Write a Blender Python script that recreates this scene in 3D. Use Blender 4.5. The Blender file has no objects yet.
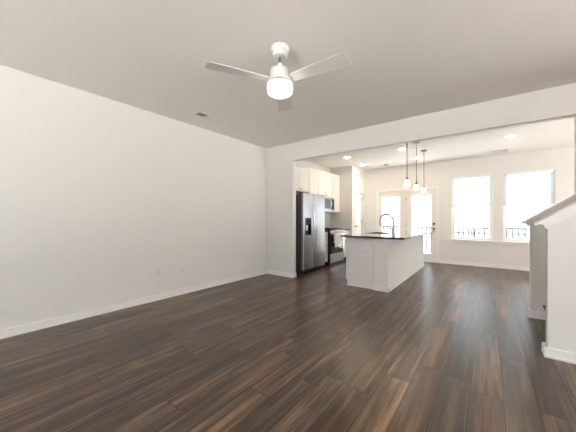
import bpy, bmesh, math, random
from mathutils import Vector, Matrix
random.seed(7)
S = bpy.context.scene
COL = S.collection
pi = math.pi

# ------------------------------------------------------------------ camera
CAM_H = 1.2
cd = bpy.data.cameras.new('camera')
cd.sensor_width = 36.0
cd.lens = 36.0 * 265.0 / 576.0
cd.shift_y = 2.6 / 576.0
cd.clip_start = 0.05
cam = bpy.data.objects.new('camera', cd)
COL.objects.link(cam)
cam.location = (0, 0, CAM_H)
cam.rotation_euler = (pi / 2, 0, math.atan2(201, 265))
S.camera = cam

# ------------------------------------------------------------------ world, exposure
S.view_settings.view_transform = 'Standard'
S.view_settings.look = 'None'
S.view_settings.gamma = 1.0
S.view_settings.use_curve_mapping = False
S.view_settings.exposure = -0.60
S.cycles.max_bounces = 14
S.cycles.diffuse_bounces = 7
S.cycles.glossy_bounces = 5
S.cycles.transparent_max_bounces = 16
S.cycles.sample_clamp_indirect = 40.0
S.cycles.use_denoising = True

SKY = 5.2
w = bpy.data.worlds.new('sky')
S.world = w
w.use_nodes = True
bgn = w.node_tree.nodes['Background']
bgn.inputs['Color'].default_value = (0.83, 0.90, 1.0, 1)
bgn.inputs['Strength'].default_value = SKY

FAN_GLOW, CAN_GLOW, PENDANT_GLOW = 12.0, 205.0, 6.0
WARM = (1.0, 0.76, 0.51)


# daylight sun outside: it shines along the back wall (from +X), so no beam enters the windows
sl = bpy.data.lights.new('sun', 'SUN')
sl.energy = 112.0
sl.angle = math.radians(1.0)
sl.color = (1.0, 0.995, 0.98)
sun = bpy.data.objects.new('sun', sl)
COL.objects.link(sun)
sun.rotation_euler = (0, math.radians(40), 0)


def portal(loc, rot, sx, sy):
    l = bpy.data.lights.new('window_light_portal', 'AREA')
    l.shape = 'RECTANGLE'
    l.size, l.size_y = sx, sy
    l.cycles.is_portal = True
    o = bpy.data.objects.new('window_light_portal', l)
    COL.objects.link(o)
    o.location, o.rotation_euler = loc, rot
    return o


# windows of the back wall (light travels -Y) and added openings of the wall behind the camera (light travels +Y)
portal((-0.357, 8.36, 1.48), (-pi / 2, 0, 0), 0.9, 1.7)
portal((0.715, 8.36, 1.48), (-pi / 2, 0, 0), 0.9, 1.7)
portal((-1.925, 8.36, 1.0), (-pi / 2, 0, 0), 1.6, 2.05)
# unseen openings added in the right wall for more daylight (light travels -X)
RW = [(0.4, 2.6), (4.9, 7.1)]
for a_, b_ in RW:
    portal((4.47, (a_ + b_) / 2, 1.3), (0, pi / 2, 0), 2.3, b_ - a_)

# ------------------------------------------------------------------ materials
MATS = {}


def mat(name, rgb, rough=0.5, metal=0.0, spec=0.5, emit=None, strength=0.0, bump=0.0, bscale=60.0, vary=0.0,
        stretch=None, coat=0.0):
    m = bpy.data.materials.new(name)
    m.use_nodes = True
    nt = m.node_tree
    b = nt.nodes['Principled BSDF']
    b.inputs['Base Color'].default_value = (*rgb, 1)
    b.inputs['Roughness'].default_value = rough
    b.inputs['Metallic'].default_value = metal
    b.inputs['Specular IOR Level'].default_value = spec
    b.inputs['Coat Weight'].default_value = coat
    if emit:
        b.inputs['Emission Color'].default_value = (*emit, 1)
        b.inputs['Emission Strength'].default_value = strength
    if bump or vary:
        tc = nt.nodes.new('ShaderNodeTexCoord')
        mp = nt.nodes.new('ShaderNodeMapping')
        if stretch:
            mp.inputs['Scale'].default_value = stretch
        n = nt.nodes.new('ShaderNodeTexNoise')
        n.inputs['Scale'].default_value = bscale
        n.inputs['Detail'].default_value = 4
        nt.links.new(tc.outputs['Object'], mp.inputs[0])
        nt.links.new(mp.outputs[0], n.inputs['Vector'])
        if bump:
            bp = nt.nodes.new('ShaderNodeBump')
            bp.inputs['Strength'].default_value = bump
            bp.inputs['Distance'].default_value = 0.002
            nt.links.new(n.outputs['Fac'], bp.inputs['Height'])
            nt.links.new(bp.outputs[0], b.inputs['Normal'])
        if vary:
            mx = nt.nodes.new('ShaderNodeMix')
            mx.data_type = 'RGBA'
            mx.inputs['A'].default_value = (*[c * (1 - vary) for c in rgb], 1)
            mx.inputs['B'].default_value = (*[min(1, c * (1 + vary)) for c in rgb], 1)
            nt.links.new(n.outputs['Fac'], mx.inputs['Factor'])
            nt.links.new(mx.outputs['Result'], b.inputs['Base Color'])
    MATS[name] = m
    return m


M_WALL = mat('wall_paint', (0.80, 0.785, 0.755), 0.75, spec=0.25, bump=0.06, bscale=180, vary=0.012)
M_CEIL = mat('ceiling_paint', (0.84, 0.81, 0.765), 0.9, spec=0.15, bump=0.12, bscale=140, vary=0.012)
M_TRIM = mat('trim_paint', (0.87, 0.855, 0.83), 0.4, spec=0.4, vary=0.01)
M_CAB = mat('cabinet_paint', (0.84, 0.80, 0.755), 0.42, spec=0.4, vary=0.01)
M_ISL = mat('island_paint', (0.81, 0.79, 0.76), 0.45, spec=0.4, vary=0.01)
M_VINYL = mat('window_vinyl', (0.86, 0.87, 0.88), 0.35, vary=0.01)
M_DOOR = mat('door_paint', (0.84, 0.82, 0.79), 0.4, vary=0.01)
M_FAN = mat('fan_white', (0.80, 0.80, 0.79), 0.4, vary=0.01)
M_BLADE = mat('fan_blade_white', (0.70, 0.69, 0.67), 0.5, vary=0.02, bscale=12)
M_PLATE = mat('plate_white', (0.79, 0.775, 0.75), 0.35, vary=0.01)
M_SLOT = mat('slot_dark', (0.035, 0.034, 0.033), 0.6, vary=0.05)
M_STEEL = mat('stainless_steel', (0.48, 0.49, 0.51), 0.30, metal=1.0, bump=0.03, bscale=30, vary=0.03, stretch=(60, 60, 1))
M_STEELH = mat('bright_steel', (0.68, 0.68, 0.69), 0.2, metal=1.0, vary=0.02)
M_FSIDE = mat('appliance_side_grey', (0.085, 0.075, 0.068), 0.45, vary=0.05)
M_BLACK = mat('black_plastic', (0.012, 0.012, 0.013), 0.4, vary=0.1)
M_BGLASS = mat('black_glass', (0.012, 0.012, 0.014), 0.06, vary=0.1)
M_IRON = mat('cast_iron', (0.03, 0.03, 0.03), 0.6, bump=0.1, vary=0.1)
M_NICKEL = mat('brushed_nickel', (0.30, 0.28, 0.26), 0.35, metal=1.0, vary=0.05)
M_FAUCET = mat('faucet_steel', (0.36, 0.35, 0.34), 0.3, metal=1.0, vary=0.03)
M_BRONZE = mat('dark_metal', (0.05, 0.045, 0.04), 0.4, metal=0.7, vary=0.05)
M_RAILM = mat('railing_metal', (0.03, 0.03, 0.031), 0.6, spec=0.1, vary=0.05)
M_DECK = mat('deck_boards', (0.60, 0.60, 0.60), 0.8, bump=0.2, vary=0.1)
M_GROUND = mat('ground_outside', (0.42, 0.416, 0.40), 0.95, bump=0.3, bscale=3, vary=0.2)
M_SIDING = mat('house_siding', (0.45, 0.46, 0.47), 0.8, vary=0.05, bscale=2)
M_HROOF = mat('house_roof', (0.25, 0.24, 0.24), 0.9, vary=0.1)
M_HWIN = mat('house_window', (0.30, 0.31, 0.33), 0.15, vary=0.1)
M_CLOSET = mat('tread_wood', (0.055, 0.038, 0.028), 0.4, vary=0.2, bscale=20, stretch=(1, 8, 1), bump=0.05)

# lamps
M_GLOBE = mat('lit_globe', (0.9, 0.88, 0.85), 0.4, emit=(1.0, 0.87, 0.72), strength=FAN_GLOW, vary=0.01)
M_CAN = mat('lit_lens', (0.9, 0.88, 0.85), 0.4, emit=WARM, strength=CAN_GLOW, vary=0.01)
M_DOME = mat('lit_dome', (0.9, 0.88, 0.85), 0.4, emit=(1.0, 0.69, 0.40), strength=13.0, vary=0.01)  # dome of the added, unseen stair light
M_SHADE = mat('lit_frosted_glass', (0.9, 0.88, 0.85), 0.4, emit=(1.0, 0.86, 0.70), strength=PENDANT_GLOW, vary=0.01)


def glass_mat():
    m = bpy.data.materials.new('window_glass')
    m.use_nodes = True
    nt = m.node_tree
    nt.nodes.remove(nt.nodes['Principled BSDF'])
    out = nt.nodes['Material Output']
    t = nt.nodes.new('ShaderNodeBsdfTransparent')
    g = nt.nodes.new('ShaderNodeBsdfGlossy')
    g.inputs['Roughness'].default_value = 0.02
    t.inputs['Color'].default_value = (0.96, 0.98, 0.97, 1)
    mx = nt.nodes.new('ShaderNodeMixShader')
    mx.inputs[0].default_value = 0.06
    nt.links.new(t.outputs[0], mx.inputs[1])
    nt.links.new(g.outputs[0], mx.inputs[2])
    nt.links.new(mx.outputs[0], out.inputs[0])
    return m


def blind_mat():
    m = bpy.data.materials.new('blind_slat_white')
    m.use_nodes = True
    nt = m.node_tree
    b = nt.nodes['Principled BSDF']
    b.inputs['Base Color'].default_value = (0.88, 0.89, 0.90, 1)
    b.inputs['Roughness'].default_value = 0.5
    out = nt.nodes['Material Output']
    t = nt.nodes.new('ShaderNodeBsdfTranslucent')
    n = nt.nodes.new('ShaderNodeTexNoise')
    n.inputs['Scale'].default_value = 8
    cr = nt.nodes.new('ShaderNodeMapRange')
    cr.inputs['To Min'].default_value = 0.40
    cr.inputs['To Max'].default_value = 0.46
    nt.links.new(n.outputs['Fac'], cr.inputs['Value'])
    t.inputs['Color'].default_value = (0.64, 0.66, 0.69, 1)
    mx = nt.nodes.new('ShaderNodeMixShader')
    nt.links.new(cr.outputs[0], mx.inputs[0])
    nt.links.new(b.outputs[0], mx.inputs[1])
    nt.links.new(t.outputs[0], mx.inputs[2])
    nt.links.new(mx.outputs[0], out.inputs[0])
    return m


def floor_mat():
    m = bpy.data.materials.new('wood_plank_floor')
    m.use_nodes = True
    nt = m.node_tree
    N, L = nt.nodes.new, nt.links.new
    b = nt.nodes['Principled BSDF']
    tc = N('ShaderNodeTexCoord')
    sp = N('ShaderNodeSeparateXYZ')
    L(tc.outputs['Object'], sp.inputs[0])

    def mth(op, a, c=None, v=None):
        n = N('ShaderNodeMath')
        n.operation = op
        for k, q in enumerate((a, c, v)):
            if q is None:
                continue
            if isinstance(q, (int, float)):
                n.inputs[k].default_value = q
            else:
                L(q, n.inputs[k])
        return n.outputs[0]

    W, LEN = 0.178, 1.22
    xs = mth('DIVIDE', mth('SUBTRACT', sp.outputs['X'], 0.075), W)
    row = mth('FLOOR', xs)
    fx = mth('SUBTRACT', xs, row)
    wn = N('ShaderNodeTexWhiteNoise')
    wn.noise_dimensions = '1D'
    L(row, wn.inputs['W'])
    ys = mth('ADD', mth('DIVIDE', sp.outputs['Y'], LEN), wn.outputs['Value'])
    idx = mth('FLOOR', ys)
    fy = mth('SUBTRACT', ys, idx)
    cmb = N('ShaderNodeCombineXYZ')
    L(row, cmb.inputs[0])
    L(idx, cmb.inputs[1])
    wn2 = N('ShaderNodeTexWhiteNoise')
    wn2.noise_dimensions = '3D'
    L(cmb.outputs[0], wn2.inputs['Vector'])
    rnd = wn2.outputs['Value']
    # grain coordinates, shifted per plank
    off = N('ShaderNodeVectorMath')
    off.operation = 'SCALE'
    off.inputs['Scale'].default_value = 37.0
    L(wn2.outputs['Color'], off.inputs[0])
    ad = N('ShaderNodeVectorMath')
    ad.operation = 'ADD'
    L(tc.outputs['Object'], ad.inputs[0])
    L(off.outputs[0], ad.inputs[1])

    def noise(scale, vec_scale, detail=5, rough=0.6, dist=0.0):
        mp = N('ShaderNodeMapping')
        mp.inputs['Scale'].default_value = vec_scale
        L(ad.outputs[0], mp.inputs[0])
        n = N('ShaderNodeTexNoise')
        n.inputs['Scale'].default_value = scale
        n.inputs['Detail'].default_value = detail
        n.inputs['Roughness'].default_value = rough
        n.inputs['Distortion'].default_value = dist
        L(mp.outputs[0], n.inputs['Vector'])
        return n.outputs['Fac']

    fine = noise(1.0, (80, 2.6, 1), 5, 0.72)
    mid = noise(1.0, (24, 1.0, 1), 5, 0.6, 0.5)
    big = noise(1.0, (7, 0.9, 1), 3, 0.5, 0.8)
    # cathedral figure: rings of a slow noise field
    ring = mth('ABSOLUTE', mth('SINE', mth('MULTIPLY', noise(1.0, (5.0, 0.40, 1), 1, 0.4, 0.3), 60.0)))
    def dev(a, k, c=0.5):
        return mth('MULTIPLY', mth('SUBTRACT', a, c), k)
    tone = mth('ADD', mth('ADD', dev(rnd, 0.20), dev(big, 0.55)), mth('ADD', dev(mid, 1.15), dev(fine, 0.55)))
    tone = mth('ADD', mth('SUBTRACT', tone, dev(ring, 0.10, 0.6)), 0.5)
    cr = N('ShaderNodeValToRGB')
    e = cr.color_ramp.elements
    e[0].position, e[0].color = 0.20, (0.017, 0.0115, 0.0085, 1)
    e[1].position, e[1].color = 0.92, (0.30, 0.200, 0.135, 1)
    k = e.new(0.42); k.color = (0.046, 0.0295, 0.0210, 1)
    k = e.new(0.55); k.color = (0.090, 0.0580, 0.0400, 1)
    k = e.new(0.70); k.color = (0.160, 0.1040, 0.0710, 1)
    L(tone, cr.inputs[0])
    # some planks greyer, some redder
    hs = N('ShaderNodeHueSaturation')
    L(cr.outputs[0], hs.inputs['Color'])
    spc = N('ShaderNodeSeparateColor')
    L(wn2.outputs['Color'], spc.inputs[0])
    L(mth('ADD', mth('MULTIPLY', spc.outputs[1], 0.35), 1.12), hs.inputs['Saturation'])
    # seams
    dx = mth('MULTIPLY', mth('MINIMUM', fx, mth('SUBTRACT', 1.0, fx)), W)
    dy = mth('MULTIPLY', mth('MINIMUM', fy, mth('SUBTRACT', 1.0, fy)), LEN)
    d = mth('MINIMUM', dx, dy)
    mr = N('ShaderNodeMapRange')
    mr.inputs['From Min'].default_value = 0.0006
    mr.inputs['From Max'].default_value = 0.0036
    L(d, mr.inputs['Value'])
    mx = N('ShaderNodeMix')
    mx.data_type = 'RGBA'
    mx.inputs['A'].default_value = (0.014, 0.010, 0.008, 1)
    L(mr.outputs[0], mx.inputs['Factor'])
    L(hs.outputs[0], mx.inputs['B'])
    L(mx.outputs['Result'], b.inputs['Base Color'])
    ro = N('ShaderNodeMapRange')
    ro.inputs['To Min'].default_value = 0.30
    ro.inputs['To Max'].default_value = 0.44
    L(fine, ro.inputs['Value'])
    L(ro.outputs[0], b.inputs['Roughness'])
    b.inputs['Specular IOR Level'].default_value = 0.5
    L(mth('ADD', mth('MULTIPLY', mr.outputs[0], 0.24), 0.06), b.inputs['Coat Weight'])
    L(mth('ADD', mth('MULTIPLY', mr.outputs[0], 0.30), 0.20), b.inputs['Specular IOR Level'])
    b.inputs['Coat Roughness'].default_value = 0.22
    bp = N('ShaderNodeBump')
    bp.inputs['Strength'].default_value = 0.25
    bp.inputs['Distance'].default_value = 0.001
    L(mth('ADD', mth('MULTIPLY', mr.outputs[0], 1.0), mth('MULTIPLY', fine, 0.5)), bp.inputs['Height'])
    L(bp.outputs[0], b.inputs['Normal'])
    return m


def granite_mat():
    m = mat('black_granite', (0.016, 0.016, 0.018), 0.03, spec=0.8, coat=1.0)
    nt = m.node_tree
    b = nt.nodes['Principled BSDF']
    tc = nt.nodes.new('ShaderNodeTexCoord')
    v = nt.nodes.new('ShaderNodeTexVoronoi')
    v.inputs['Scale'].default_value = 260
    cr = nt.nodes.new('ShaderNodeValToRGB')
    cr.color_ramp.elements[0].color = (0.07, 0.07, 0.075, 1)
    cr.color_ramp.elements[1].color = (0.010, 0.010, 0.011, 1)
    cr.color_ramp.elements[1].position = 0.35
    nt.links.new(tc.outputs['Object'], v.inputs['Vector'])
    nt.links.new(v.outputs['Distance'], cr.inputs[0])
    nt.links.new(cr.outputs[0], b.inputs['Base Color'])
    return m


def towel_mat():
    m = mat('towel_cloth', (0.82, 0.81, 0.76), 0.9, spec=0.1)
    nt = m.node_tree
    b = nt.nodes['Principled BSDF']
    tc = nt.nodes.new('ShaderNodeTexCoord')
    v = nt.nodes.new('ShaderNodeTexVoronoi')
    v.inputs['Scale'].default_value = 14
    cr = nt.nodes.new('ShaderNodeValToRGB')
    cr.color_ramp.elements[0].color = (0.45, 0.43, 0.20, 1)
    cr.color_ramp.elements[1].color = (0.83, 0.82, 0.78, 1)
    cr.color_ramp.elements[0].position = 0.18
    cr.color_ramp.elements[1].position = 0.32
    nt.links.new(tc.outputs['Object'], v.inputs['Vector'])
    nt.links.new(v.outputs['Distance'], cr.inputs[0])
    nt.links.new(cr.outputs[0], b.inputs['Base Color'])
    return m


M_GLASS, M_BLIND, M_FLOOR, M_GRANITE, M_TOWEL = glass_mat(), blind_mat(), floor_mat(), granite_mat(), towel_mat()

# ------------------------------------------------------------------ helpers
ORG = {}


class MB:
    """collects shapes and links them as ONE mesh object"""

    def __init__(s):
        s.bm = bmesh.new()

    def box(s, x0, x1, y0, y1, z0, z1):
        vs = [s.bm.verts.new(p) for p in ((x0, y0, z0), (x1, y0, z0), (x1, y1, z0), (x0, y1, z0),
                                          (x0, y0, z1), (x1, y0, z1), (x1, y1, z1), (x0, y1, z1))]
        for f in ((3, 2, 1, 0), (4, 5, 6, 7), (0, 1, 5, 4), (1, 2, 6, 5), (2, 3, 7, 6), (3, 0, 4, 7)):
            s.bm.faces.new([vs[i] for i in f])
        return s

    def prism(s, pts, axis, a0, a1):
        """polygon (two coordinates) extruded along an axis; pts order is (the two other axes, in xyz order)"""
        def P(p, a):
            return {'x': (a, p[0], p[1]), 'y': (p[0], a, p[1]), 'z': (p[0], p[1], a)}[axis]
        A = [s.bm.verts.new(P(p, a0)) for p in pts]
        B = [s.bm.verts.new(P(p, a1)) for p in pts]
        s.bm.faces.new(A)
        s.bm.faces.new(B[::-1])
        n = len(pts)
        for i in range(n):
            s.bm.faces.new([A[i], B[i], B[(i + 1) % n], A[(i + 1) % n]])
        return s

    def lathe(s, prof, c, axis='z', seg=32):
        """prof: (radius, height) from one end to the other, closed with caps"""
        def P(r, h, a):
            u, v = r * math.cos(a), r * math.sin(a)
            q = {'z': (u, v, h), 'y': (u, h, v), 'x': (h, u, v)}[axis]
            return (c[0] + q[0], c[1] + q[1], c[2] + q[2])
        rings = []
        for r, h in prof:
            if r < 1e-6:
                rings.append([s.bm.verts.new(P(0, h, 0))])
            else:
                rings.append([s.bm.verts.new(P(r, h, 2 * pi * i / seg)) for i in range(seg)])
        for a, b in zip(rings, rings[1:]):
            for i in range(seg):
                j = (i + 1) % seg
                q = []
                for v in ((a[i] if len(a) > 1 else a[0]), (a[j] if len(a) > 1 else a[0]),
                          (b[j] if len(b) > 1 else b[0]), (b[i] if len(b) > 1 else b[0])):
                    if v not in q:
                        q.append(v)
                if len(q) >= 3:
                    s.bm.faces.new(q)
        for r in (rings[0], rings[-1]):
            if len(r) > 2:
                s.bm.faces.new(r)
        return s

    def tube(s, pts, r, seg=12):
        pts = [Vector(p) for p in pts]
        rs = r if isinstance(r, (list, tuple)) else [r] * len(pts)
        rings = []
        up = None
        for i, p in enumerate(pts):
            t = (pts[min(i + 1, len(pts) - 1)] - pts[max(i - 1, 0)]).normalized()
            if up is None:
                up = Vector((0, 0, 1)) if abs(t.z) < 0.9 else Vector((0, 1, 0))
            side = t.cross(up).normalized()
            up = side.cross(t).normalized()
            rings.append([s.bm.verts.new(p + (side * math.cos(2 * pi * k / seg) + up * math.sin(2 * pi * k / seg)) * rs[i])
                          for k in range(seg)])
        for a, b in zip(rings, rings[1:]):
            for k in range(seg):
                s.bm.faces.new([a[k], a[(k + 1) % seg], b[(k + 1) % seg], b[k]])
        s.bm.faces.new(rings[0])
        s.bm.faces.new(rings[-1])
        return s

    def build(s, name, m, parent=None, bevel=0.0, origin=None, loc=None, rz=0.0):
        bmesh.ops.recalc_face_normals(s.bm, faces=s.bm.faces)
        org = ORG.get(parent.name, Vector((0, 0, 0))) if parent else Vector(origin or (0, 0, 0))
        bmesh.ops.translate(s.bm, verts=s.bm.verts, vec=-org)
        for e in s.bm.edges:
            e.smooth = len(e.link_faces) == 2 and e.calc_face_angle(0) < math.radians(38)
        for f in s.bm.faces:
            f.smooth = True
        me = bpy.data.meshes.new(name)
        s.bm.to_mesh(me)
        s.bm.free()
        me.materials.append(m)
        o = bpy.data.objects.new(name, me)
        COL.objects.link(o)
        if parent:
            o.parent = parent
        elif origin:
            o.location = origin
        ORG[o.name] = org
        if bevel:
            md = o.modifiers.new('edge', 'BEVEL')
            md.width = bevel
            md.segments = 2
            md.limit_method = 'ANGLE'
            md.harden_normals = False
        return o


def struct(o, label=None, cat=None):
    o['kind'] = 'structure'
    o['label'] = label
    o['category'] = cat
    return o


def thing(name, label, cat, loc, group=None, rz=0.0):
    o = bpy.data.objects.new(name, None)
    o.empty_display_size = 0.1
    COL.objects.link(o)
    o.location = loc
    o.rotation_euler = (0, 0, rz)
    o['label'] = label
    o['category'] = cat
    if group:
        o['group'] = group
    ORG[o.name] = Vector(loc)
    return o


def copy_tree(o, parent=None):
    c = o.copy()
    COL.objects.link(c)
    if parent:
        c.parent = parent
    for ch in [q for q in bpy.data.objects if q.parent == o]:
        copy_tree(ch, c)
    return c


def dup(o, loc, label, group=None, rz=None):
    c = copy_tree(o)
    c.location = loc
    if rz is not None:
        c.rotation_euler = (0, 0, rz)
    c['label'] = label
    if group:
        c['group'] = group
    return c


# ------------------------------------------------------------------ dimensions
XL = -3.89            # left wall
YM = 4.35             # dividing wall with the wide opening
YM2 = 4.47
YB = 8.20             # back wall with the windows
YF = -2.2             # wall behind the camera
XR = 4.30             # right end
H = 2.74
OX0, OX1, OZ = -3.186, 0.79, 2.385
SL = 0.70             # slope of the stairs
XW = 0.405            # left end of both knee walls
NY0, NY1 = 3.19, 3.29  # near knee wall

# ------------------------------------------------------------------ room shell
fl = MB().box(XL - .14, XR + .14, YF - .14, YB + .14, -0.12, 0).build('floor', M_FLOOR)
struct(fl, 'dark brown wood plank floor', 'floor')
m = MB()
HX0 = 1.75            # stairwell hole in the ceiling, out of view
m.box(XL - .14, XR + .14, YF - .14, NY1, H, H + .12)
m.box(XL - .14, HX0, NY1, YM, H, H + .12)
m.box(XL - .14, XR + .14, YM, YB + .14, H, H + .12)
struct(m.build('ceiling', M_CEIL), 'plain painted ceiling', 'ceiling')
m = MB()
m.box(HX0 - .1, XR + .14, NY1 - .1, NY1, H + .12, 4.6).box(HX0 - .1, XR + .14, YM, YM + .1, H + .12, 4.6)
m.box(HX0 - .1, HX0, NY1, YM, H + .12, 4.6).box(XR, XR + .14, NY1, YM, H + .12, 4.6)
m.box(HX0 - .1, XR + .14, NY1 - .1, YM + .1, 4.6, 4.7)
struct(m.build('wall_stairwell', M_WALL), 'upper stairwell walls', 'wall')

struct(MB().box(XL - .14, XL, YF - .14, YB + .14, 0, H).build('wall_left', M_WALL), 'long plain off-white wall at the left', 'wall')
wr = MB().box(XR, XR + .14, YF - .14, RW[0][0], 0, H).box(XR, XR + .14, RW[0][1], RW[1][0], 0, H).box(XR, XR + .14, RW[1][1], YB + .14, 0, H)
for a_, b_ in RW:
    wr.box(XR, XR + .14, a_, b_, 0, .20).box(XR, XR + .14, a_, b_, 2.42, H)
struct(wr.build('wall_right', M_WALL), 'wall at the far right', 'wall')
m = MB()
m.box(XL, OX0, YM, YM2, 0, H).box(OX0, OX1, YM, YM2, OZ, H).box(OX1, XR, YM, YM2, 0, H)
# knee wall of the stairs in the same plane
zt = lambda x: 1.188 + SL * (x - 0.411)
m.prism([(XW, 0), (OX1, 0), (OX1, zt(OX1)), (XW, zt(XW))], 'y', YM, YM2)
struct(m.build('wall_middle', M_WALL), 'wall with the wide opening to the kitchen', 'wall')
m = MB()
xt = 0.411 + (H - 1.188) / SL
m.prism([(XW, 0), (XR, 0), (XR, H), (xt, H), (XW, zt(XW))], 'y', NY0, NY1)
struct(m.build('wall_stair', M_WALL), 'sloping knee wall beside the stairs', 'wall')

# back wall with its openings
W1 = (-0.793, 0.078)
W2 = (0.268, 1.161)
WZ0, WZ1 = 0.655, 2.30
DX0, DX1, DZ = -2.72, -1.135, 2.015
m = MB()
B0, B1 = YB, YB + .14
m.box(XL, DX0, B0, B1, 0, H).box(DX0, DX1, B0, B1, DZ, H).box(DX1, W1[0], B0, B1, 0, H)
m.box(W1[0], W1[1], B0, B1, 0, WZ0).box(W1[0], W1[1], B0, B1, WZ1, H)
m.box(W1[1], W2[0], B0, B1, 0, H)
m.box(W2[0], W2[1], B0, B1, 0, WZ0).box(W2[0], W2[1], B0, B1, WZ1, H).box(W2[1], XR, B0, B1, 0, H)
struct(m.build('wall_back', M_WALL), 'back wall with two windows and a glazed door', 'wall')
# wall behind the camera; its two unseen window openings are added for daylight
F0, F1 = YF - .14, YF
FW = [(-2.55, -0.4), (0.8, 2.9)]
FZ0, FZ1 = 0.55, 2.42
m = MB()
xs = [XL] + [v for p in FW for v in p] + [XR]
for i in range(0, len(xs), 2):
    m.box(xs[i], xs[i + 1], F0, F1, 0, H)
for a, b in FW:
    m.box(a, b, F0, F1, 0, FZ0).box(a, b, F0, F1, FZ1, H)
    portal(((a + b) / 2, F0 - .03, (FZ0 + FZ1) / 2), (pi / 2, 0, 0), b - a, FZ1 - FZ0)
struct(m.build('wall_front', M_WALL), 'wall behind the viewer with two wide added window openings', 'wall')
# pantry closet in the corner of the kitchen
PX, PY = -3.17, 7.28
PD0, PD1, PDZ = 7.45, 8.04, 1.99
m = MB()
m.box(XL, PX, PY, PY + .1, 0, H).box(PX - .1, PX, PY + .1, PD0, 0, H).box(PX - .1, PX, PD1, YB, 0, H)
m.box(PX - .1, PX, PD0, PD1, PDZ, H)
struct(m.build('wall_pantry', M_WALL), 'closet walls in the kitchen corner', 'wall')

# ------------------------------------------------------------------ baseboards
BH = 0.085


def base_run(m, p0, p1, n, hb=BH):
    """board plus shoe moulding along p0-p1 on a wall whose room side is n (unit, axis aligned)"""
    for t, z in ((0.014, hb), (0.026, 0.020)):
        x0, x1 = sorted((p0[0], p1[0]))
        y0, y1 = sorted((p0[1], p1[1]))
        if n[0]:
            x0, x1 = sorted((x0, x0 + n[0] * t))
        else:
            y0, y1 = sorted((y0, y0 + n[1] * t))
        m.box(x0, x1, y0, y1, 0, z)
    return m


def baseboard(name, runs, label):
    m = MB()
    for r in runs:
        base_run(m, *r)
    struct(m.build(name, M_TRIM, bevel=0.003), label, 'baseboard')


baseboard('baseboard_left', [((XL, YF), (XL, YM), (1, 0))], 'white baseboard along the long left wall')
baseboard('baseboard_middle', [((XL + .026, YM), (OX0 + .026, YM), (0, -1)), ((OX0, YM), (OX0, YM2), (1, 0))], 'white baseboard of the short wall by the fridge')
baseboard('baseboard_back', [((-1.07, YB), (XR, YB), (0, -1)), ((PX, YB), (-2.79, YB), (0, -1))], 'white baseboard under the windows')
baseboard('baseboard_stair', [((XW - .026, NY0), (XR, NY0), (0, -1)), ((XW, NY0), (XW, NY1), (-1, 0)),
                              ((XW - .026, NY1), (0.50, NY1), (0, 1))], 'white baseboard of the near stair wall')
baseboard('baseboard_knee', [((XW - .026, YM), (0.472, YM), (0, -1)), ((XW, YM), (XW, YM2), (-1, 0)),
                             ((XW - .026, YM2), (XR, YM2), (0, 1))], 'white baseboard of the far stair wall')
baseboard('baseboard_right', [((XR, YF), (XR, NY0 - .03), (-1, 0)), ((XR, YM2 + .03), (XR, YB - .03), (-1, 0))], 'white baseboard along the right wall')
baseboard('baseboard_pantry', [((PX, PY), (PX, PD0 - .07), (1, 0))], 'white baseboard beside the pantry door')


# ------------------------------------------------------------------ stair caps, stairs
def cap(name, y0, y1, x1, label):
    m = MB()
    xe = XW - .070

    def band(xa, xb, lo, hi):
        return [(xa, zt(xa) + lo), (xb, zt(xb) + lo), (xb, zt(xb) + hi), (xa, zt(xa) + hi)]
    m.prism(band(xe, x1, 0.001, 0.026), 'y', y0 - .040, y1 + .040)
    m.prism(band(XW - .040, x1, -0.022, 0.001), 'y', y0 - .030, y1 + .030)
    m.prism(band(XW - .024, x1, -0.052, -0.022), 'y', y0 - .018, y1 + .018)
    m.prism(band(XW - .014, x1, -0.068, -0.052), 'y', y0 - .009, y1 + .009)
    struct(m.build(name, M_TRIM, bevel=0.002), label, 'trim')


cap('trim_1', NY0, NY1, 2.4, 'white sloping cap and moulding on the near stair wall')
cap('trim_2', YM, YM2, OX1 - .002, 'white sloping cap and moulding on the far stair wall')
X0S, RUN, RISE = 0.535, 0.255, 0.1785
SY0, SY1 = NY1 + .002, YM - .022
st = thing('staircase', 'stairs climbing to the right between two sloping knee walls', 'stairs', (X0S, (SY0 + SY1) / 2, 0))
st['kind'] = 'structure'
for k in range(13):
    xa = X0S + k * RUN
    MB().box(xa, xa + .018, SY0, SY1, k * RISE, (k + 1) * RISE - .026).build('riser', M_TRIM, st)
    MB().box(xa - .028, xa + RUN + .018, SY0, SY1, (k + 1) * RISE - .026, (k + 1) * RISE).build('tread', M_CLOSET, st, bevel=.004)
sk = lambda x: 0.183 + SL * (x - 0.458)
m = MB().prism([(0.472, 0), (XR, 0), (XR, sk(XR)), (0.472, sk(0.472))], 'y', YM - .020, YM - .0005)
m.prism([(0.462, sk(.462) - .02), (XR, sk(XR) - .02), (XR, sk(XR) + .004), (0.462, sk(.462) + .004)], 'y', YM - .026, YM - .0005)
m.build('skirt_board', M_TRIM, st)


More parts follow.
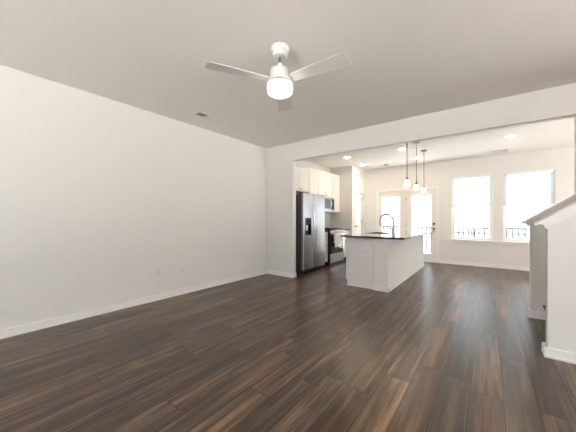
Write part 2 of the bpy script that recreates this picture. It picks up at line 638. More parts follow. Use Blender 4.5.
# ------------------------------------------------------------------ windows
def window(name, x0, x1, label, y_in=YB):
    r = thing(name, label, 'window', (x0, y_in + .07, WZ0))
    r['kind'] = 'structure'
    ya, yb = y_in + .075, y_in + .135
    zm = 1.495
    f = .035
    m = MB().box(x0, x0 + f, ya, yb, WZ0, WZ1).box(x1 - f, x1, ya, yb, WZ0, WZ1)
    m.box(x0 + f, x1 - f, ya, yb, WZ0, WZ0 + f).box(x0 + f, x1 - f, ya, yb, WZ1 - f, WZ1)
    m.build('window_frame', M_VINYL, r, bevel=.003)
    for nm, z0, z1, y0, y1 in (('lower_sash', WZ0 + f, zm + .022, ya + .004, ya + .028),
                               ('upper_sash', zm - .018, WZ1 - f, ya + .030, ya + .054)):
        a, b, s = x0 + f, x1 - f, .032
        m = MB().box(a, a + s, y0, y1, z0, z1).box(b - s, b, y0, y1, z0, z1)
        m.box(a + s, b - s, y0, y1, z0, z0 + s).box(a + s, b - s, y0, y1, z1 - s, z1)
        m.box((a + b) / 2 - .008, (a + b) / 2 + .008, y0 + .006, y1 - .006, z0 + s, z1 - s)
        sa = m.build(nm, M_VINYL, r, bevel=.002)
        ORG[sa.name] = ORG[r.name]
        MB().box(a + s - .004, b - s + .004, (y0 + y1) / 2 - .002, (y0 + y1) / 2 + .002, z0 + s - .004, z1 - s + .004).build('pane', M_GLASS, sa)
    c = (x0 + x1) / 2
    MB().box(c - .03, c + .03, ya + .006, ya + .026, zm + .022, zm + .034).build('sash_lock', M_VINYL, r, bevel=.003)
    return r


window('window_1', *W1, 'window with half-lowered blind next to the glazed door')
window('window_2', *W2, 'window with half-lowered blind partly behind the stair wall')
m = MB()
m.box(W1[0] - .10, W2[1] + .10, YB - .045, YB, WZ0 - .028, WZ0)
for a, b in (W1, W2):
    m.box(a + .001, b - .001, YB, YB + .075, WZ0 - .0, WZ0 + .004)
m.box(W1[0] - .075, W2[1] + .075, YB - .018, YB, WZ0 - .085, WZ0 - .028)
struct(m.build('trim_3', M_TRIM, bevel=.003), 'long white sill under both windows', 'trim')


def blind(x0, x1, label):
    r = thing('window_blind', label, 'blind', (x0, YB + .035, WZ1), 'half-lowered white blinds in the two windows')
    yc = YB + .034
    MB().box(x0 + .004, x1 - .004, yc - .026, yc + .026, WZ1 - .042, WZ1 - .001).build('headrail', M_VINYL, r, bevel=.003)
    zb = 1.512
    m = MB()
    n = 19
    t = math.radians(38)
    for k in range(n):
        z = WZ1 - .062 - (WZ1 - .062 - zb - .035) * k / (n - 1)
        dy, dz = .025 * math.cos(t), .025 * math.sin(t)
        ny, nz = .0012 * math.sin(t), .0012 * math.cos(t)
        m.prism([(yc - dy - ny, z - dz + nz), (yc + dy - ny, z + dz + nz), (yc + dy + ny, z + dz - nz), (yc - dy + ny, z - dz - nz)],
                'x', x0 + .006, x1 - .006)
    m.build('slats', M_BLIND, r)
    MB().box(x0 + .006, x1 - .006, yc - .025, yc + .025, zb - .012, zb + .010).build('bottom_rail', M_VINYL, r, bevel=.003)
    MB().tube([(x0 + .07, yc - .034, WZ1 - .05), (x0 + .072, yc - .036, 1.66)], .004, 8).build('tilt_wand', M_VINYL, r)
    for q in (.18, .82):
        x = x0 + (x1 - x0) * q
        MB().box(x - .0015, x + .0015, yc - .029, yc - .027, zb, WZ1 - .04).build('lift_cord', M_VINYL, r)


blind(*W1, 'white half-lowered blind in the window next to the glazed door')
blind(*W2, 'white half-lowered blind in the window partly behind the stair wall')


# ------------------------------------------------------------------ doors
def glazed_leaf(name, x0, x1, gx0, gx1, label):
    r = thing(name, label, 'door', (x0, YB + .04, 0))
    r['kind'] = 'structure'
    y0, y1 = YB + .030, YB + .074
    z0, z1, gz0, gz1 = .022, 1.985, .215, 1.86
    m = MB().box(x0, gx0, y0, y1, z0, z1).box(gx1, x1, y0, y1, z0, z1)
    m.box(gx0, gx1, y0, y1, z0, gz0).box(gx0, gx1, y0, y1, gz1, z1)
    m.build('door_panel', M_DOOR, r, bevel=.002)
    m = MB()
    e = .022
    for ya, yb in ((y0 - .008, y0), (y1, y1 + .008)):
        m.box(gx0 - e, gx0 + .006, ya, yb, gz0 - e, gz1 + e).box(gx1 - .006, gx1 + e, ya, yb, gz0 - e, gz1 + e)
        m.box(gx0 + .006, gx1 - .006, ya, yb, gz0 - e, gz0 + .006).box(gx0 + .006, gx1 - .006, ya, yb, gz1 - .006, gz1 + e)
    m.build('glass_stop', M_DOOR, r, bevel=.002)
    MB().box(gx0, gx1, y0 + .018, y0 + .024, gz0, gz1).build('pane', M_GLASS, r)
    return r


glazed_leaf('door_1', -2.690, -1.975, -2.630, -2.090, 'fixed glazed door panel behind the faucet')
r = glazed_leaf('door_2', -1.925, -1.160, -1.790, -1.262, 'hinged glazed door beside the window')
for z in (.25, 1.02, 1.78):
    MB().box(-1.940, -1.920, YB + .012, YB + .030, z - .05, z + .05).build('hinge', M_BRONZE, r, bevel=.002)
MB().lathe([(.030, 0), (.030, .008), (.022, .016), (.016, .022), (0, .022)], (-1.205, YB + .008, 1.055), 'y', 20).build('deadbolt', M_BRONZE, r)
m = MB().lathe([(.030, 0), (.030, .010), (.012, .014), (.012, .022)], (-1.205, YB + .008, .915), 'y', 20)
m.tube([(-1.205, YB - .018, .915), (-1.205, YB - .034, .915), (-1.225, YB - .040, .915), (-1.32, YB - .040, .912)], [.010, .010, .010, .008], 10)
m.tube([(-1.205, YB + .028, .915), (-1.205, YB - .03, .915)], .010, 10)
m.build('door_lever', M_BRONZE, r)
m = MB()
m.box(DX0, -2.692, YB + .002, B1, .0, DZ).box(-1.158, DX1, YB + .002, B1, 0, DZ)
m.box(-1.973, -1.927, YB + .002, B1, 0, DZ - .028).box(-2.692, -1.158, YB + .002, B1, DZ - .028, DZ)
m.box(-2.692, -1.158, YB + .002, B1, .0, .020)
struct(m.build('trim_4', M_DOOR, bevel=.002), 'jamb and threshold of the glazed doors', 'trim')
m = MB()
c = .062
m.box(DX0 - c, DX0 + .004, YB - .018, YB, 0, DZ + c).box(DX1 - .004, DX1 + c, YB - .018, YB, 0, DZ + c)
m.box(DX0 + .004, DX1 - .004, YB - .018, YB, DZ - .004, DZ + c)
struct(m.build('trim_5', M_TRIM, bevel=.003), 'white casing round the glazed doors', 'trim')

# pantry door in the closet side, facing +X
r = thing('door_3', 'plain white pantry door beside the kitchen corner', 'door', (PX - .03, PD0, 0))
r['kind'] = 'structure'
d0, d1 = PD0 + .012, PD1 - .012
m = MB().box(PX - .05, PX - .022, d0, d1, .012, PDZ - .014)
for za, zb in ((.012, .22), (.86, 1.02), (PDZ - .13, PDZ - .014)):
    m.box(PX - .022, PX - .012, d0, d1, za, zb)
m.box(PX - .022, PX - .012, d0, d0 + .10, .22, PDZ - .13).box(PX - .022, PX - .012, d1 - .10, d1, .22, PDZ - .13)
m.build('door_panel', M_TRIM, r, bevel=.002)
m = MB().lathe([(.028, -.012), (.028, .002), (.011, .006), (.011, .040)], (PX, d0 + .055, .97), 'x', 18)
m.tube([(PX + .034, d0 + .055, .97), (PX + .042, d0 + .065, .97), (PX + .042, d0 + .15, .967)], .009, 10)
m.build('door_lever', M_NICKEL, r)
for z in (.25, 1.12, 1.80):
    MB().box(PX - .012, PX + .004, d1 - .006, d1 + .010, z - .045, z + .045).build('hinge', M_NICKEL, r, bevel=.002)
m = MB()
m.box(PX, PX + .016, PD0 - .055, PD0 + .004, 0, PDZ + .055).box(PX, PX + .016, PD1 - .004, PD1 + .055, 0, PDZ + .055)
m.box(PX, PX + .016, PD0 + .004, PD1 - .004, PDZ - .004, PDZ + .055)
struct(m.build('trim_6', M_TRIM, bevel=.003), 'white casing round the pantry door', 'trim')

# ------------------------------------------------------------------ outside: deck, railing, ground, houses
struct(MB().box(-6, 5, YB + .14, 10.3, -.18, -.03).build('ground_deck', M_DECK), 'deck outside the glazed door', 'deck')
struct(MB().box(-60, 60, -60, 90, -3.2, -3.0).build('ground', M_GROUND), 'ground outside', 'ground')
r = thing('deck_railing', 'black metal railing along the deck outside the windows', 'railing', (-6, 9.9, -.03))
RY = 9.9
MB().box(-6, 5, RY - .022, RY + .022, .895, .930).build('top_rail', M_RAILM, r)
MB().box(-6, 5, RY - .014, RY + .014, .745, .770).build('middle_rail', M_RAILM, r)
MB().box(-6, 5, RY - .014, RY + .014, .06, .085).build('bottom_rail', M_RAILM, r)
for x in (-4.2, -2.4, -0.42, -0.36, 1.4, 3.2):
    MB().box(x - .018, x + .018, RY - .02, RY + .02, -.03, .925).build('post', M_RAILM, r)
bal = None
for k in range(64):
    x = -4.14 + .13 * k
    if bal is None:
        bal = MB().box(x - .013, x + .013, RY - .013, RY + .013, .085, .895).build('baluster', M_RAILM, r)
        x_0 = x
    else:
        q = bal.copy()
        COL.objects.link(q)
        q.location = (x - x_0, 0, 0)


def house(x0, x1, y0, y1, zt_, label, wins):
    r = thing('house', label, 'house', (x0, y0, -3))
    m = MB().box(x0, x1, y0, y1, -3, zt_)
    for k in range(int((zt_ + 3) / .25)):
        m.box(x0, x1, y0 - .012, y0, -3 + k * .25, -3 + k * .25 + .02)
    m.build('wall', M_SIDING, r)
    MB().prism([(x0 - .4, zt_), (x1 + .4, zt_), ((x0 + x1) / 2, zt_ + 2.6)], 'y', y0 - .4, y1 + .4).build('roof', M_HROOF, r)
    for cx, cz in wins:
        fr = MB().box(cx - .6, cx + .6, y0 - .06, y0 - .013, cz - .8, cz + .8).build('window', M_TRIM, r)
        ORG[fr.name] = ORG[r.name]
        MB().box(cx - .5, cx + .5, y0 - .075, y0 - .06, cz - .7, cz + .7).build('pane', M_HWIN, fr)


house(-14.5, -3.65, 27, 36, 4.2, 'pale house seen through the glazed door', [(-12.4, 2.2), (-9.9, 2.2), (-7.2, 2.2), (-9.9, -.6), (-7.2, -.6)])
house(-2.8, 6.6, 27.6, 37, 4.2, 'pale house seen through the windows', [(-2.2, 2.2), (.4, 2.2), (3.0, 2.2), (-2.2, -.6), (3.0, -.6)])

# ------------------------------------------------------------------ kitchen island
IX0, IXP, IX1 = -2.06, -1.55, -1.32
IY0, IY1 = 4.460, 7.40
CT0, CT1 = .868, .900
isl = thing('kitchen_island', 'white painted kitchen island under a black stone worktop', 'kitchen island', (IX0, IY0, 0))
m = MB().box(IX0 + .02, IXP - .010, IY0, IY0 + .02, 0, CT0 - .002).box(IX0 + .02, IXP - .010, IY1 - .02, IY1, 0, CT0 - .002)
m.box(IX0 + .02, IXP, IY0 + .02, IY1 - .02, .10, .12).box(IX0 + .02, IX0 + .04, IY0 + .02, IY1 - .02, .10, CT0 - .002)
m.box(IX0, IX0 + .02, IY0, IY1, .105, CT0 - .002)
m.box(IX0 + .075, IX0 + .09, IY0 + .02, IY1 - .02, 0, .10)
m.build('cabinet_body', M_ISL, isl, bevel=.002)
for k in range(5):
    ya = IY0 + .02 + k * .582
    d = MB().box(IX0 - .018, IX0 - .001, ya + .004, ya + .576, .115, CT0 - .02).build('door', M_CAB, isl, bevel=.003)
    ORG[d.name] = ORG[isl.name]
    MB().lathe([(.006, 0), (.006, -.014), (.014, -.018), (.014, -.026), (0, -.028)], (IX0 - .018, ya + .05, CT0 - .1), 'x', 14).build('knob', M_NICKEL, d)
m = MB().box(IXP, IX1, IY0 - .024, IY1 + .012, 0, CT0 - .002)
m.build('back_wall', M_WALL, isl, bevel=.002)
m = MB()
base_run(m, (IXP, IY0 - .024), (IX1 + .026, IY0 - .024), (0, -1))
base_run(m, (IX1, IY0 - .024), (IX1, IY1 + .012), (1, 0))
base_run(m, (IXP, IY1 + .012), (IX1 + .026, IY1 + .012), (0, 1))
m.build('baseboard', M_TRIM, isl, bevel=.003)
MB().box(IX0 + .02, IXP - .001, IY0 - .012, IY0, 0, .022).build('shoe_moulding', M_TRIM, isl, bevel=.003)
m = MB()
for t, za, zb in ((.012, .815, .845), (.022, .845, CT0 - .002)):
    m.box(IXP, IX1 + t, IY0 - .024 - t, IY0 - .024, za, zb).box(IX1, IX1 + t, IY0 - .024, IY1 + .012, za, zb)
m.build('top_moulding', M_TRIM, isl, bevel=.002)

CX0, CX1, CY0, CY1 = -2.14, -1.055, 4.385, 7.42
SX0, SX1, SKY0, SKY1 = -2.0, -1.6, 5.2, 5.85
m = MB().box(CX0, CX1, CY0, SKY0, CT0, CT1).box(CX0, CX1, SKY1, CY1, CT0, CT1)
m.box(CX0, SX0, SKY0, SKY1, CT0, CT1).box(SX1, CX1, SKY0, SKY1, CT0, CT1)
o = m.build('island_worktop', M_GRANITE)
o['label'] = 'polished black stone worktop on the kitchen island'
o['category'] = 'worktop'
sk_ = thing('kitchen_sink', 'undermount steel sink in the island worktop', 'sink', (SX0, SKY0, .70))
m = MB()
a, b, c, d = SX0 - .006, SX1 + .006, SKY0 - .006, SKY1 + .006
m.box(a, b, c, d, .690, .696).box(a, a + .004, c, d, .696, CT0 - .001).box(b - .004, b, c, d, .696, CT0 - .001)
m.box(a + .004, b - .004, c, c + .004, .696, CT0 - .001).box(a + .004, b - .004, d - .004, d, .696, CT0 - .001)
m.build('basin', M_STEEL, sk_)
MB().lathe([(.045, 0), (.045, .004), (.030, .005), (0, .003)], ((SX0 + SX1) / 2, (SKY0 + SKY1) / 2, .6961), 'z', 20).build('drain', M_STEELH, sk_)
fx, fy = -1.49, 5.38
fa = thing('faucet', 'tall gooseneck faucet standing on the island worktop', 'faucet', (fx, fy, CT1))
MB().lathe([(.030, 0), (.030, .008), (.024, .014), (.024, .100), (.019, .112), (.0, .112)], (fx, fy, CT1), 'z', 20).build('base', M_FAUCET, fa)
pts = [(fx, fy, 1.01), (fx, fy, 1.155)]
R_ = .132
for k in range(1, 15):
    t = pi * k / 14 * 1.06
    pts.append((fx - R_ + R_ * math.cos(t), fy, 1.155 + R_ * math.sin(t)))
MB().tube(pts, .0145, 14).build('spout', M_FAUCET, fa)
e = pts[-1]
MB().tube([e, (e[0] + .006, fy, e[2] - .035), (e[0] + .010, fy, e[2] - .075)], [.016, .019, .020], 14).build('spray_head', M_FAUCET, fa)
MB().tube([(fx, fy, .985), (fx - .030, fy - .03, .992), (fx - .09, fy - .06, 1.03)], [.011, .009, .007], 10).build('lever', M_FAUCET, fa)

# ------------------------------------------------------------------ refrigerator
FX, FYA, FYB = -3.15, 4.70, 5.63
fr = thing('refrigerator', 'stainless side-by-side refrigerator with a black door dispenser', 'refrigerator', (FX - .35, FYA, 0))
MB().box(XL + .03, FX - .065, FYA + .004, FYB - .004, .035, 1.735).build('body', M_FSIDE, fr, bevel=.004)


def rounded(y0, y1, r0, r1, n=6):
    """door section in XY: flat back, softly bowed front with rounded corners"""
    x0 = FX - .060
    p = [(x0, y0)]
    for k in range(n + 1) if r0 else ():
        t = pi / 2 * k / n
        p.append((FX - r0 + r0 * math.sin(t), y0 + r0 - r0 * math.cos(t)))
    if not r0:
        p.append((FX, y0))
    for k in range(n + 1) if r1 else ():
        t = pi / 2 * k / n
        p.append((FX - r1 + r1 * math.cos(t), y1 - r1 + r1 * math.sin(t)))
    if not r1:
        p.append((FX, y1))
    p.append((x0, y1))
    return p


YS = 5.095
dy0, dy1, dz0, dz1 = 4.765, 5.005, .835, 1.215
zd0, zd1 = .095, 1.755
m = MB().prism(rounded(FYA, YS - .003, .018, .012), 'z', zd0, dz0).prism(rounded(FYA, YS - .003, .018, .012), 'z', dz1, zd1)
m.prism(rounded(FYA, dy0, .018, 0), 'z', dz0, dz1).prism(rounded(dy1, YS - .003, 0, .012), 'z', dz0, dz1)
fd = m.build('freezer_door', M_STEEL, fr)
ORG[fd.name] = ORG[fr.name]
m = MB().box(FX - .060, FX - .052, dy0, dy1, dz0, dz1)
m.box(FX - .052, FX + .003, dy0, dy0 + .010, dz0, dz1).box(FX - .052, FX + .003, dy1 - .010, dy1, dz0, dz1)
m.box(FX - .052, FX + .003, dy0 + .010, dy1 - .010, dz0, dz0 + .018).box(FX - .052, FX + .003, dy0 + .010, dy1 - .010, dz1 - .13, dz1)
m.build('dispenser', M_BLACK, fd)
MB().box(FX - .045, FX - .030, 4.845, 4.925, .93, 1.06).build('dispenser_paddle', M_STEELH, fd, bevel=.004)
MB().box(FX + .003, FX + .005, 4.83, 4.94, 1.11, 1.19).build('control_display', M_BGLASS, fd)
rd = MB().prism(rounded(YS + .003, FYB, .012, .018), 'z', zd0, zd1).build('fridge_door', M_STEEL, fr)
ORG[rd.name] = ORG[fr.name]
for dr, y in ((fd, 5.053), (rd, 5.137)):
    pts = []
    for k in range(17):
        t = k / 16
        pts.append((FX + .022 + .038 * math.sin(pi * t), y, .60 + .90 * t))
    m = MB().tube(pts, [.011] * 17, 12)
    for z in (.605, 1.495):
        m.box(FX, FX + .026, y - .011, y + .011, z - .018, z + .018)
    m.build('handle', M_STEELH, dr)
MB().box(FX - .10, FX - .03, FYA + .03, FYB - .03, .020, .090).build('kick_grille', M_BLACK, fr, bevel=.004)
for y in (FYA + .04, FYB - .04):
    MB().lathe([(.020, 0), (.020, .012), (.012, .016), (.012, .036)], (FX - .085, y, 0), 'z', 14).build('foot', M_STEELH, fr)
for y in (FYA + .05, FYB - .05):
    MB().box(FX - .13, FX - .02, y - .03, y + .03, 1.736, 1.768).build('hinge_cover', M_FSIDE, fr, bevel=.004)


# ------------------------------------------------------------------ cabinets
def shaker(m_, x, y0, y1, z0, z1, t=.020, w=.058):
    m_.box(x, x + t - .007, y0, y1, z0, z1)
    m_.box(x + t - .007, x + t, y0, y0 + w, z0, z1).box(x + t - .007, x + t, y1 - w, y1, z0, z1)
    m_.box(x + t - .007, x + t, y0 + w, y1 - w, z0, z0 + w).box(x + t - .007, x + t, y0 + w, y1 - w, z1 - w, z1)
    return m_


def knob(x, y, z, parent):
    MB().lathe([(.006, 0), (.006, .014), (.014, .018), (.014, .026), (0, .029)], (x, y, z), 'x', 14).build('knob', M_NICKEL, parent)


UXB = -3.58      # front of the wall cabinet boxes; doors stand 2 cm proud


def wall_cabinet(y0, y1, z0, z1, doors, label, knobs):
    r = thing('wall_cabinet', label, 'cabinet', (XL, y0, z0), 'white wall cabinets along the kitchen wall')
    MB().box(XL + .001, UXB, y0 + .001, y1 - .001, z0, z1).build('body', M_CAB, r, bevel=.002)
    for (a, b), k in zip(doors, knobs):
        d = shaker(MB(), UXB + .0005, a + .004, b - .004, z0 + .006, z1 - .006).build('door', M_CAB, r, bevel=.002)
        ORG[d.name] = ORG[r.name]
        knob(UXB + .020, k, z0 + .055, d)
    return r


UZ1 = 2.425
wall_cabinet(YM2, 5.58, 1.85, UZ1, [(4.775, 5.175), (5.175, 5.575)], 'wall cabinet above the refrigerator', [5.135, 5.215])
wall_cabinet(5.58, 6.016, 1.38, UZ1, [(5.585, 6.012)], 'narrow tall wall cabinet between refrigerator and microwave', [5.63])
wall_cabinet(6.016, 6.80, 1.79, UZ1, [(6.02, 6.408), (6.408, 6.796)], 'wall cabinet above the microwave', [6.368, 6.448])
wall_cabinet(6.80, PY, 1.38, UZ1, [(6.804, PY - .01)], 'tall wall cabinet in the corner right of the microwave', [6.85])
m = MB()
m.box(XL + .001, UXB + .022, YM2 + .001, PY - .001, UZ1 + .001, UZ1 + .022).box(XL + .001, UXB + .038, YM2 + .001, PY - .001, UZ1 + .022, UZ1 + .055)
struct(m.build('trim_7', M_CAB, bevel=.004), 'crown moulding on top of the wall cabinets', 'trim')

BXB = -3.29


def base_cabinet(y0, y1, label, rows):
    r = thing('base_cabinet', label, 'cabinet', (XL, y0, 0), 'white base cabinets along the kitchen wall')
    MB().box(XL + .001, BXB, y0 + .001, y1 - .001, .10, .866).build('body', M_CAB, r, bevel=.002)
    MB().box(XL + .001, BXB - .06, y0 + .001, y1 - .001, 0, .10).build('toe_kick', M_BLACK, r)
    for kind, za, zb in rows:
        d = shaker(MB(), BXB + .0005, y0 + .005, y1 - .005, za, zb, w=.05).build(kind, M_CAB, r, bevel=.002)
        ORG[d.name] = ORG[r.name]
        knob(BXB + .020, (y0 + y1) / 2 if kind == 'drawer' else y0 + .05, (za + zb) / 2 if kind == 'drawer' else zb - .06, d)
    return r


base_cabinet(5.645, 5.992, 'narrow white drawer cabinet between refrigerator and range', [('drawer', .115, .40), ('drawer', .408, .655), ('drawer', .663, .855)])
base_cabinet(6.772, PY, 'white base cabinet in the corner right of the range', [('door', .115, .655), ('drawer', .663, .855)])
for a, b, lb in ((5.636, 5.994, 'short stone worktop between refrigerator and range'), (6.770, PY - .001, 'short stone worktop in the corner right of the range')):
    m = MB().box(XL + .001, BXB + .045, a, b, CT0, CT1)
    o = m.build('worktop', M_GRANITE, bevel=.003)
    o['label'], o['category'], o['group'] = lb, 'worktop', 'short worktops beside the range'

# ------------------------------------------------------------------ range, towel, microwave
GX, GY0, GY1 = -3.19, 6.0, 6.764
rg = thing('kitchen_range', 'stainless kitchen range with black oven door', 'range', (GX - .3, GY0, 0))
MB().box(XL + .02, GX - .032, GY0, GY1, .06, .892).build('body', M_BLACK, rg, bevel=.003)
MB().box(XL + .05, GX - .07, GY0 + .02, GY1 - .02, 0, .06).build('kick', M_BLACK, rg)
MB().box(XL + .02, GX - .005, GY0, GY1, .893, .910).build('cooktop', M_BGLASS, rg, bevel=.004)
MB().box(XL + .02, XL + .055, GY0, GY1, .911, .965).build('backguard', M_STEEL, rg, bevel=.004)
for yc in (GY0 + .20, GY1 - .20):
    m = MB()
    for y in (-.15, 0, .15):
        m.box(XL + .10, GX - .05, yc + y - .006, yc + y + .006, .925, .938)
    for x in (XL + .10, (XL + GX) / 2 + .02, GX - .062):
        m.box(x, x + .012, yc - .156, yc + .156, .925, .938)
        for y in (-.15, .15):
            m.box(x, x + .012, yc + y - .006, yc + y + .006, .9105, .925)
    m.build('grate', M_IRON, rg)
cp = MB().prism([(GX - .032, .825), (GX, .825), (GX - .004, .890), (GX - .032, .892)], 'y', GY0, GY1).build('control_panel', M_STEEL, rg, bevel=.003)
ORG[cp.name] = ORG[rg.name]
for k in range(5):
    MB().lathe([(.020, -.004), (.020, .010), (.016, .026), (0, .027)], (GX, GY0 + .10 + k * .141, .858), 'x', 18).build('knob', M_STEELH, cp)
od = MB().box(GX - .031, GX, GY0 + .003, GY1 - .003, .300, .818).build('oven_door', M_BGLASS, rg, bevel=.003)
ORG[od.name] = ORG[rg.name]
m = MB()
m.box(GX, GX + .003, GY0 + .003, GY1 - .003, .785, .818).box(GX, GX + .003, GY0 + .69, GY1 - .003, .302, .785)
m.build('door_trim', M_STEEL, od)
m = MB().tube([(GX + .048, GY0 + .06, .800), (GX + .048, GY1 - .06, .800)], .011, 12)
for y in (GY0 + .075, GY1 - .075):
    m.tube([(GX + .002, y, .800), (GX + .048, y, .800)], .009, 10)
m.build('handle', M_STEELH, od)
MB().lathe([(.016, 0), (.016, .003), (0, .003)], (GX + .0005, 6.30, .415), 'x', 18).build('badge', M_STEELH, od)
MB().box(GX - .031, GX, GY0 + .003, GY1 - .003, .065, .292).build('storage_drawer', M_STEEL, rg, bevel=.004)
# towel folded over the handle
m = MB()
prof = []
n = 9
for k in range(n):
    prof.append((GX + .066, .47 + (.80 - .47) * k / (n - 1)))
for k in range(1, 8):
    t = pi * k / 8
    prof.append((GX + .048 + .018 * math.cos(t), .80 + .018 * math.sin(t)))
for k in range(n):
    prof.append((GX + .030, .80 - (.80 - .56) * k / (n - 1)))
cols = 17
ty0, ty1 = 6.10, 6.47
grid = []
for j in range(cols):
    y = ty0 + (ty1 - ty0) * j / (cols - 1)
    row = []
    for i, (x, z) in enumerate(prof):
        wv = .006 * math.sin(j * 1.15) * (1 - (z - .47) / .35) if i < n else 0
        row.append(m.bm.verts.new((x + max(wv, -.004), y, z)))
    grid.append(row)
for j in range(cols - 1):
    for i in range(len(prof) - 1):
        m.bm.faces.new([grid[j][i], grid[j][i + 1], grid[j + 1][i + 1], grid[j + 1][i]])
o = m.build('dish_towel', M_TOWEL, origin=(GX + .048, 6.285, .80))
sd = o.modifiers.new('cloth', 'SOLIDIFY')
sd.thickness = .004
sd.offset = 0
o['label'], o['category'] = 'white patterned dish towel hanging on the oven handle', 'towel'

MX = -3.50
mw = thing('microwave', 'stainless microwave mounted above the range', 'microwave', (XL, 6.02, 1.385))
MY0, MY1, MZ0, MZ1 = 6.022, 6.794, 1.385, 1.785
MB().box(XL + .002, MX - .03, MY0, MY1, MZ0, MZ1).build('body', M_BLACK, mw, bevel=.003)
md_ = MB().box(MX - .029, MX, MY0, 6.64, MZ0 + .03, MZ1 - .002).build('door', M_STEEL, mw, bevel=.004)
ORG[md_.name] = ORG[mw.name]
MB().box(MX, MX + .003, MY0 + .05, 6.565, MZ0 + .085, MZ1 - .060).build('door_window', M_BGLASS, md_, bevel=.001)
pts = [(MX + .004 + .034 * math.sin(pi * k / 12), 6.605, MZ0 + .07 + .30 * k / 12) for k in range(13)]
MB().tube(pts, .010, 10).build('handle', M_BLACK, md_)
ps = MB().box(MX - .029, MX, 6.644, MY1, MZ0 + .03, MZ1 - .002).build('control_panel', M_STEEL, mw, bevel=.004)
ORG[ps.name] = ORG[mw.name]
MB().box(MX, MX + .002, 6.668, MY1 - .025, MZ0 + .06, MZ1 - .045).build('keypad', M_BGLASS, ps)
MB().box(MX - .029, MX - .004, MY0, MY1, MZ0, MZ0 + .028).build('vent_grille', M_STEEL, mw, bevel=.003)

# ------------------------------------------------------------------ ceiling fan
AX, AY = -1.503, 1.862
fan = thing('ceiling_fan', 'white three-blade ceiling fan with a lit round globe', 'ceiling fan', (AX, AY, H))
MB().lathe([(0, H - .0005), (.079, H - .0005), (.081, H - .008), (.079, H - .040), (.074, H - .045), (.064, H - .047), (.064, H - .080), (.056, H - .088), (0, H - .088)], (AX, AY, 0), 'z', 40).build('canopy', M_FAN, fan)
MB().lathe([(0, H - .08), (.013, H - .08), (.013, 2.56), (0, 2.56)], (AX, AY, 0), 'z', 20).build('downrod', M_NICKEL, fan)
MB().lathe([(0, 2.600), (.018, 2.600), (.022, 2.585), (.040, 2.562), (.066, 2.548), (.083, 2.538), (.088, 2.526), (.088, 2.462), (.090, 2.457),
            (.104, 2.453), (.110, 2.446), (.110, 2.424), (0, 2.424)], (AX, AY, 0), 'z', 48).build('motor_housing', M_FAN, fan)
MB().lathe([(0, 2.423), (.104, 2.423), (.104, 2.417), (0, 2.417)], (AX, AY, 0), 'z', 48).build('shadow_ring', M_SLOT, fan)
MB().lathe([(0, 2.416), (.114, 2.416), (.117, 2.411), (.117, 2.397), (0, 2.397)], (AX, AY, 0), 'z', 48).build('light_ring', M_FAN, fan)
MB().lathe([(0, 2.396), (.110, 2.396), (.113, 2.390), (.113, 2.352), (.108, 2.335), (.092, 2.323), (.060, 2.317), (0, 2.314)], (AX, AY, 0), 'z', 48).build('light_globe', M_GLOBE, fan)


def blade(ang):
    pitch = math.radians(-10)
    m = MB()
    L0, L1, th = .088, .645, .007
    out = [(L0, -.046), (L1 - .032, -.081)]
    for k in range(7):
        t = -pi / 2 + pi / 2 * k / 6
        out.append((L1 - .030 + .030 * math.cos(t), -.051 + .030 * math.sin(t)))
    for k in range(7):
        t = pi / 2 * k / 6
        out.append((L1 - .030 + .030 * math.cos(t), .051 + .030 * math.sin(t)))
    out += [(L1 - .032, .081), (L0, .046)]
    m.prism(out, 'z', -th / 2, th / 2)
    Mx = Matrix.Translation((AX, AY, 2.438)) @ Matrix.Rotation(ang, 4, 'Z') @ Matrix.Rotation(pitch, 4, 'X')
    bmesh.ops.transform(m.bm, matrix=Mx, verts=m.bm.verts)
    return m.build('blade', M_BLADE, fan, bevel=.002)


for a in (-119, 5, 123):
    blade(math.radians(a))

o = thing('added_ceiling_light', 'added round flush ceiling light with a lit dome above the stairs, out of view', 'ceiling light', (1.42, 3.82, H))  # unseen lamp, added to bring warm light to the stair end
MB().lathe([(0, H - .0005), (.17, H - .0005), (.17, H - .03), (0, H - .03)], (1.42, 3.82, 0), 'z', 36).build('base', M_NICKEL, o)
MB().lathe([(0, H - .031), (.16, H - .031), (.155, H - .06), (.13, H - .10), (.07, H - .125), (0, H - .13)], (1.42, 3.82, 0), 'z', 36).build('dome', M_DOME, o)

# ------------------------------------------------------------------ ceiling registers, detector
def register(loc, lx, ly, label, along):
    r = thing('ceiling_register', label, 'air vent', loc)
    x, y, z = loc
    e = .022
    m = MB().box(x - lx / 2, x + lx / 2, y - ly / 2, y - ly / 2 + e, z - .008, z - .0005).box(x - lx / 2, x + lx / 2, y + ly / 2 - e, y + ly / 2, z - .008, z - .0005)
    m.box(x - lx / 2, x - lx / 2 + e, y - ly / 2 + e, y + ly / 2 - e, z - .008, z - .0005).box(x + lx / 2 - e, x + lx / 2, y - ly / 2 + e, y + ly / 2 - e, z - .008, z - .0005)
    m.build('frame', M_PLATE, r, bevel=.002)
    MB().box(x - lx / 2 + e, x + lx / 2 - e, y - ly / 2 + e, y + ly / 2 - e, z - .002, z - .0005).build('duct', M_SLOT, r)
    m = MB()
    n = 9
    t = math.radians(40)
    for k in range(n):
        if along == 'y':      # louvers crossing x, stacked along y, two throws
            yc = y - ly / 2 + e + (ly - 2 * e) * (k + .5) / n
            s = 1 if k < n / 2 else -1
            m.prism([(yc - .008, z - .0085 if s > 0 else z - .0030), (yc + .008, z - .0030 if s > 0 else z - .0085),
                     (yc + .008, z - .0022 if s > 0 else z - .0077), (yc - .008, z - .0077 if s > 0 else z - .0022)], 'x', x - lx / 2 + e, x + lx / 2 - e)
        else:
            yc = y - ly / 2 + e + (ly - 2 * e) * (k + .5) / n
            m.box(x - lx / 2 + e, x + lx / 2 - e, yc - .002, yc + .001, z - .0045, z - .002)
    m.build('louvers', M_PLATE, r)
    return r


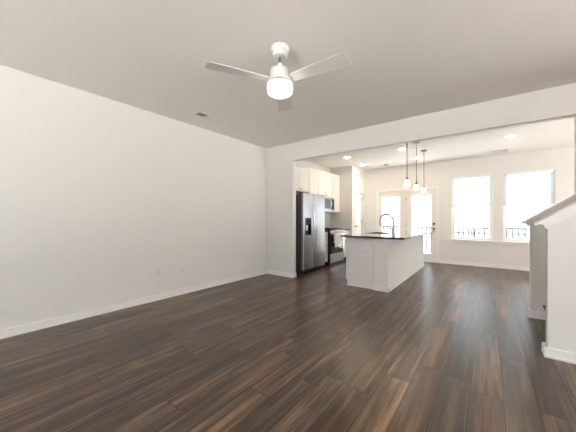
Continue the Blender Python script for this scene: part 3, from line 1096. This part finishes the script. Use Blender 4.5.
register((-3.385, 2.405, H), .16, .30, 'white ceiling air register near the long left wall', 'y')
register((.205, 7.70, H), .32, .16, 'white ceiling air register in front of the windows', 'x')
o = thing('smoke_detector', 'small grey round detector on the kitchen ceiling near the glazed doors', 'smoke detector', (-2.33, 7.70, H))
MB().lathe([(0, H - .0005), (.066, H - .0005), (.066, H - .020), (.055, H - .034), (0, H - .036)], (-2.33, 7.70, 0), 'z', 28).build('housing', mat('detector_grey', (.50, .50, .49), .5, vary=.02), o)

# ------------------------------------------------------------------ recessed lights
cans = [(-2.842, 6.20, 'lit recessed ceiling light above the range'),
        (-2.854, 7.32, 'lit recessed ceiling light outside the pantry door'),
        (-1.53, 6.17, 'lit recessed ceiling light behind the first pendant rod'),
        (-1.50, 7.29, 'lit recessed ceiling light behind the second pendant rod'),
        (.319, 6.43, 'lit recessed ceiling light standing alone before the windows')]
c0 = None
for x, y, lb in cans:
    if c0 is None:
        c0 = thing('recessed_light', lb, 'ceiling light', (x, y, H), 'recessed lights in the kitchen ceiling')
        MB().lathe([(.070, H - .0005), (.092, H - .0005), (.092, H - .005), (.074, H - .010), (.070, H - .010), (.070, H - .0005)], (x, y, 0), 'z', 32).build('trim_ring', M_PLATE, c0)
        MB().lathe([(0, H - .001), (.069, H - .001), (.069, H - .006), (0, H - .006)], (x, y, 0), 'z', 32).build('lens', M_CAN, c0)
    else:
        dup(c0, (x, y, H), lb)

# ------------------------------------------------------------------ pendants
px_ = -1.17
p0 = thing('pendant_lamp', 'lit pendant lamp leftmost of the three over the island', 'pendant lamp', (px_, 5.07, H), 'pendant lamps over the island')
MB().lathe([(0, H - .0005), (.062, H - .0005), (.062, H - .012), (.050, H - .024), (0, H - .026)], (px_, 5.07, 0), 'z', 28).build('canopy', M_NICKEL, p0)
MB().lathe([(0, H - .02), (.0065, H - .02), (.0065, 1.93), (0, 1.93)], (px_, 5.07, 0), 'z', 12).build('rod', M_NICKEL, p0)
MB().lathe([(0, 1.945), (.012, 1.945), (.019, 1.930), (.024, 1.905), (.024, 1.888), (0, 1.888)], (px_, 5.07, 0), 'z', 24).build('socket_cap', M_NICKEL, p0)
MB().lathe([(0, 1.887), (.026, 1.887), (.033, 1.872), (.041, 1.845), (.048, 1.810), (.052, 1.772), (.048, 1.770), (.0, 1.780)], (px_, 5.07, 0), 'z', 32).build('glass_shade', M_SHADE, p0)
dup(p0, (px_, 5.85, H), 'lit pendant lamp in the middle of the three over the island')
dup(p0, (px_, 6.62, H), 'lit pendant lamp rightmost of the three over the island')


# ------------------------------------------------------------------ outlets and switches (built facing +Y locally at the origin, turned into place)
def outlet_proto(loc, rz, label):
    r = thing('wall_outlet', label, 'outlet', (0, 0, 0), 'white electrical outlets')
    MB().box(-.036, .036, .0005, .006, -.058, .058).build('cover_plate', M_PLATE, r, bevel=.002)
    for z in (-.020, .020):
        s = MB().box(-.017, .017, .006, .008, z - .014, z + .014).build('socket', M_PLATE, r, bevel=.002)
        m = MB()
        for x in (-.007, .007):
            m.box(x - .0015, x + .0015, .008, .0085, z - .002, z + .008)
        m.lathe([(.003, .008), (.003, .0085), (0, .0085)], (0, 0, z - .008), 'y', 8)
        m.build('slots', M_SLOT, s)
    r.location, r.rotation_euler = loc, (0, 0, rz)
    return r


o1 = outlet_proto((XL, 1.956, .40), -pi / 2, 'white outlet low on the long left wall, nearest to the viewer')
dup(o1, (XL, 2.356, .40), 'white outlet low on the long left wall, the middle one', rz=-pi / 2)
dup(o1, (XL, 4.004, .385), 'white outlet low on the long left wall, beside the room corner', rz=-pi / 2)
dup(o1, (.02, YB, .335), 'white outlet below the window sill', rz=pi)
q = dup(o1, (-3.42, PY, 1.13), 'white outlet above the corner worktop beside the range', rz=pi)
q.rotation_euler = (0, pi / 2, pi)
q = dup(o1, (-1.685, IY0, .64), 'white outlet on the end of the kitchen island', rz=pi)
q.rotation_euler = (0, pi / 2, pi)
sw = thing('light_switch', 'white double switch plate on the short wall beside the refrigerator', 'light switch', (0, 0, 0))
MB().box(-.058, .058, .0005, .006, -.058, .058).build('cover_plate', M_PLATE, sw, bevel=.002)
for x in (-.023, .023):
    MB().box(x - .016, x + .016, .006, .009, -.033, .033).build('rocker', M_PLATE, sw, bevel=.002)
sw.location, sw.rotation_euler = (-3.453, YM, 1.16), (0, 0, pi)
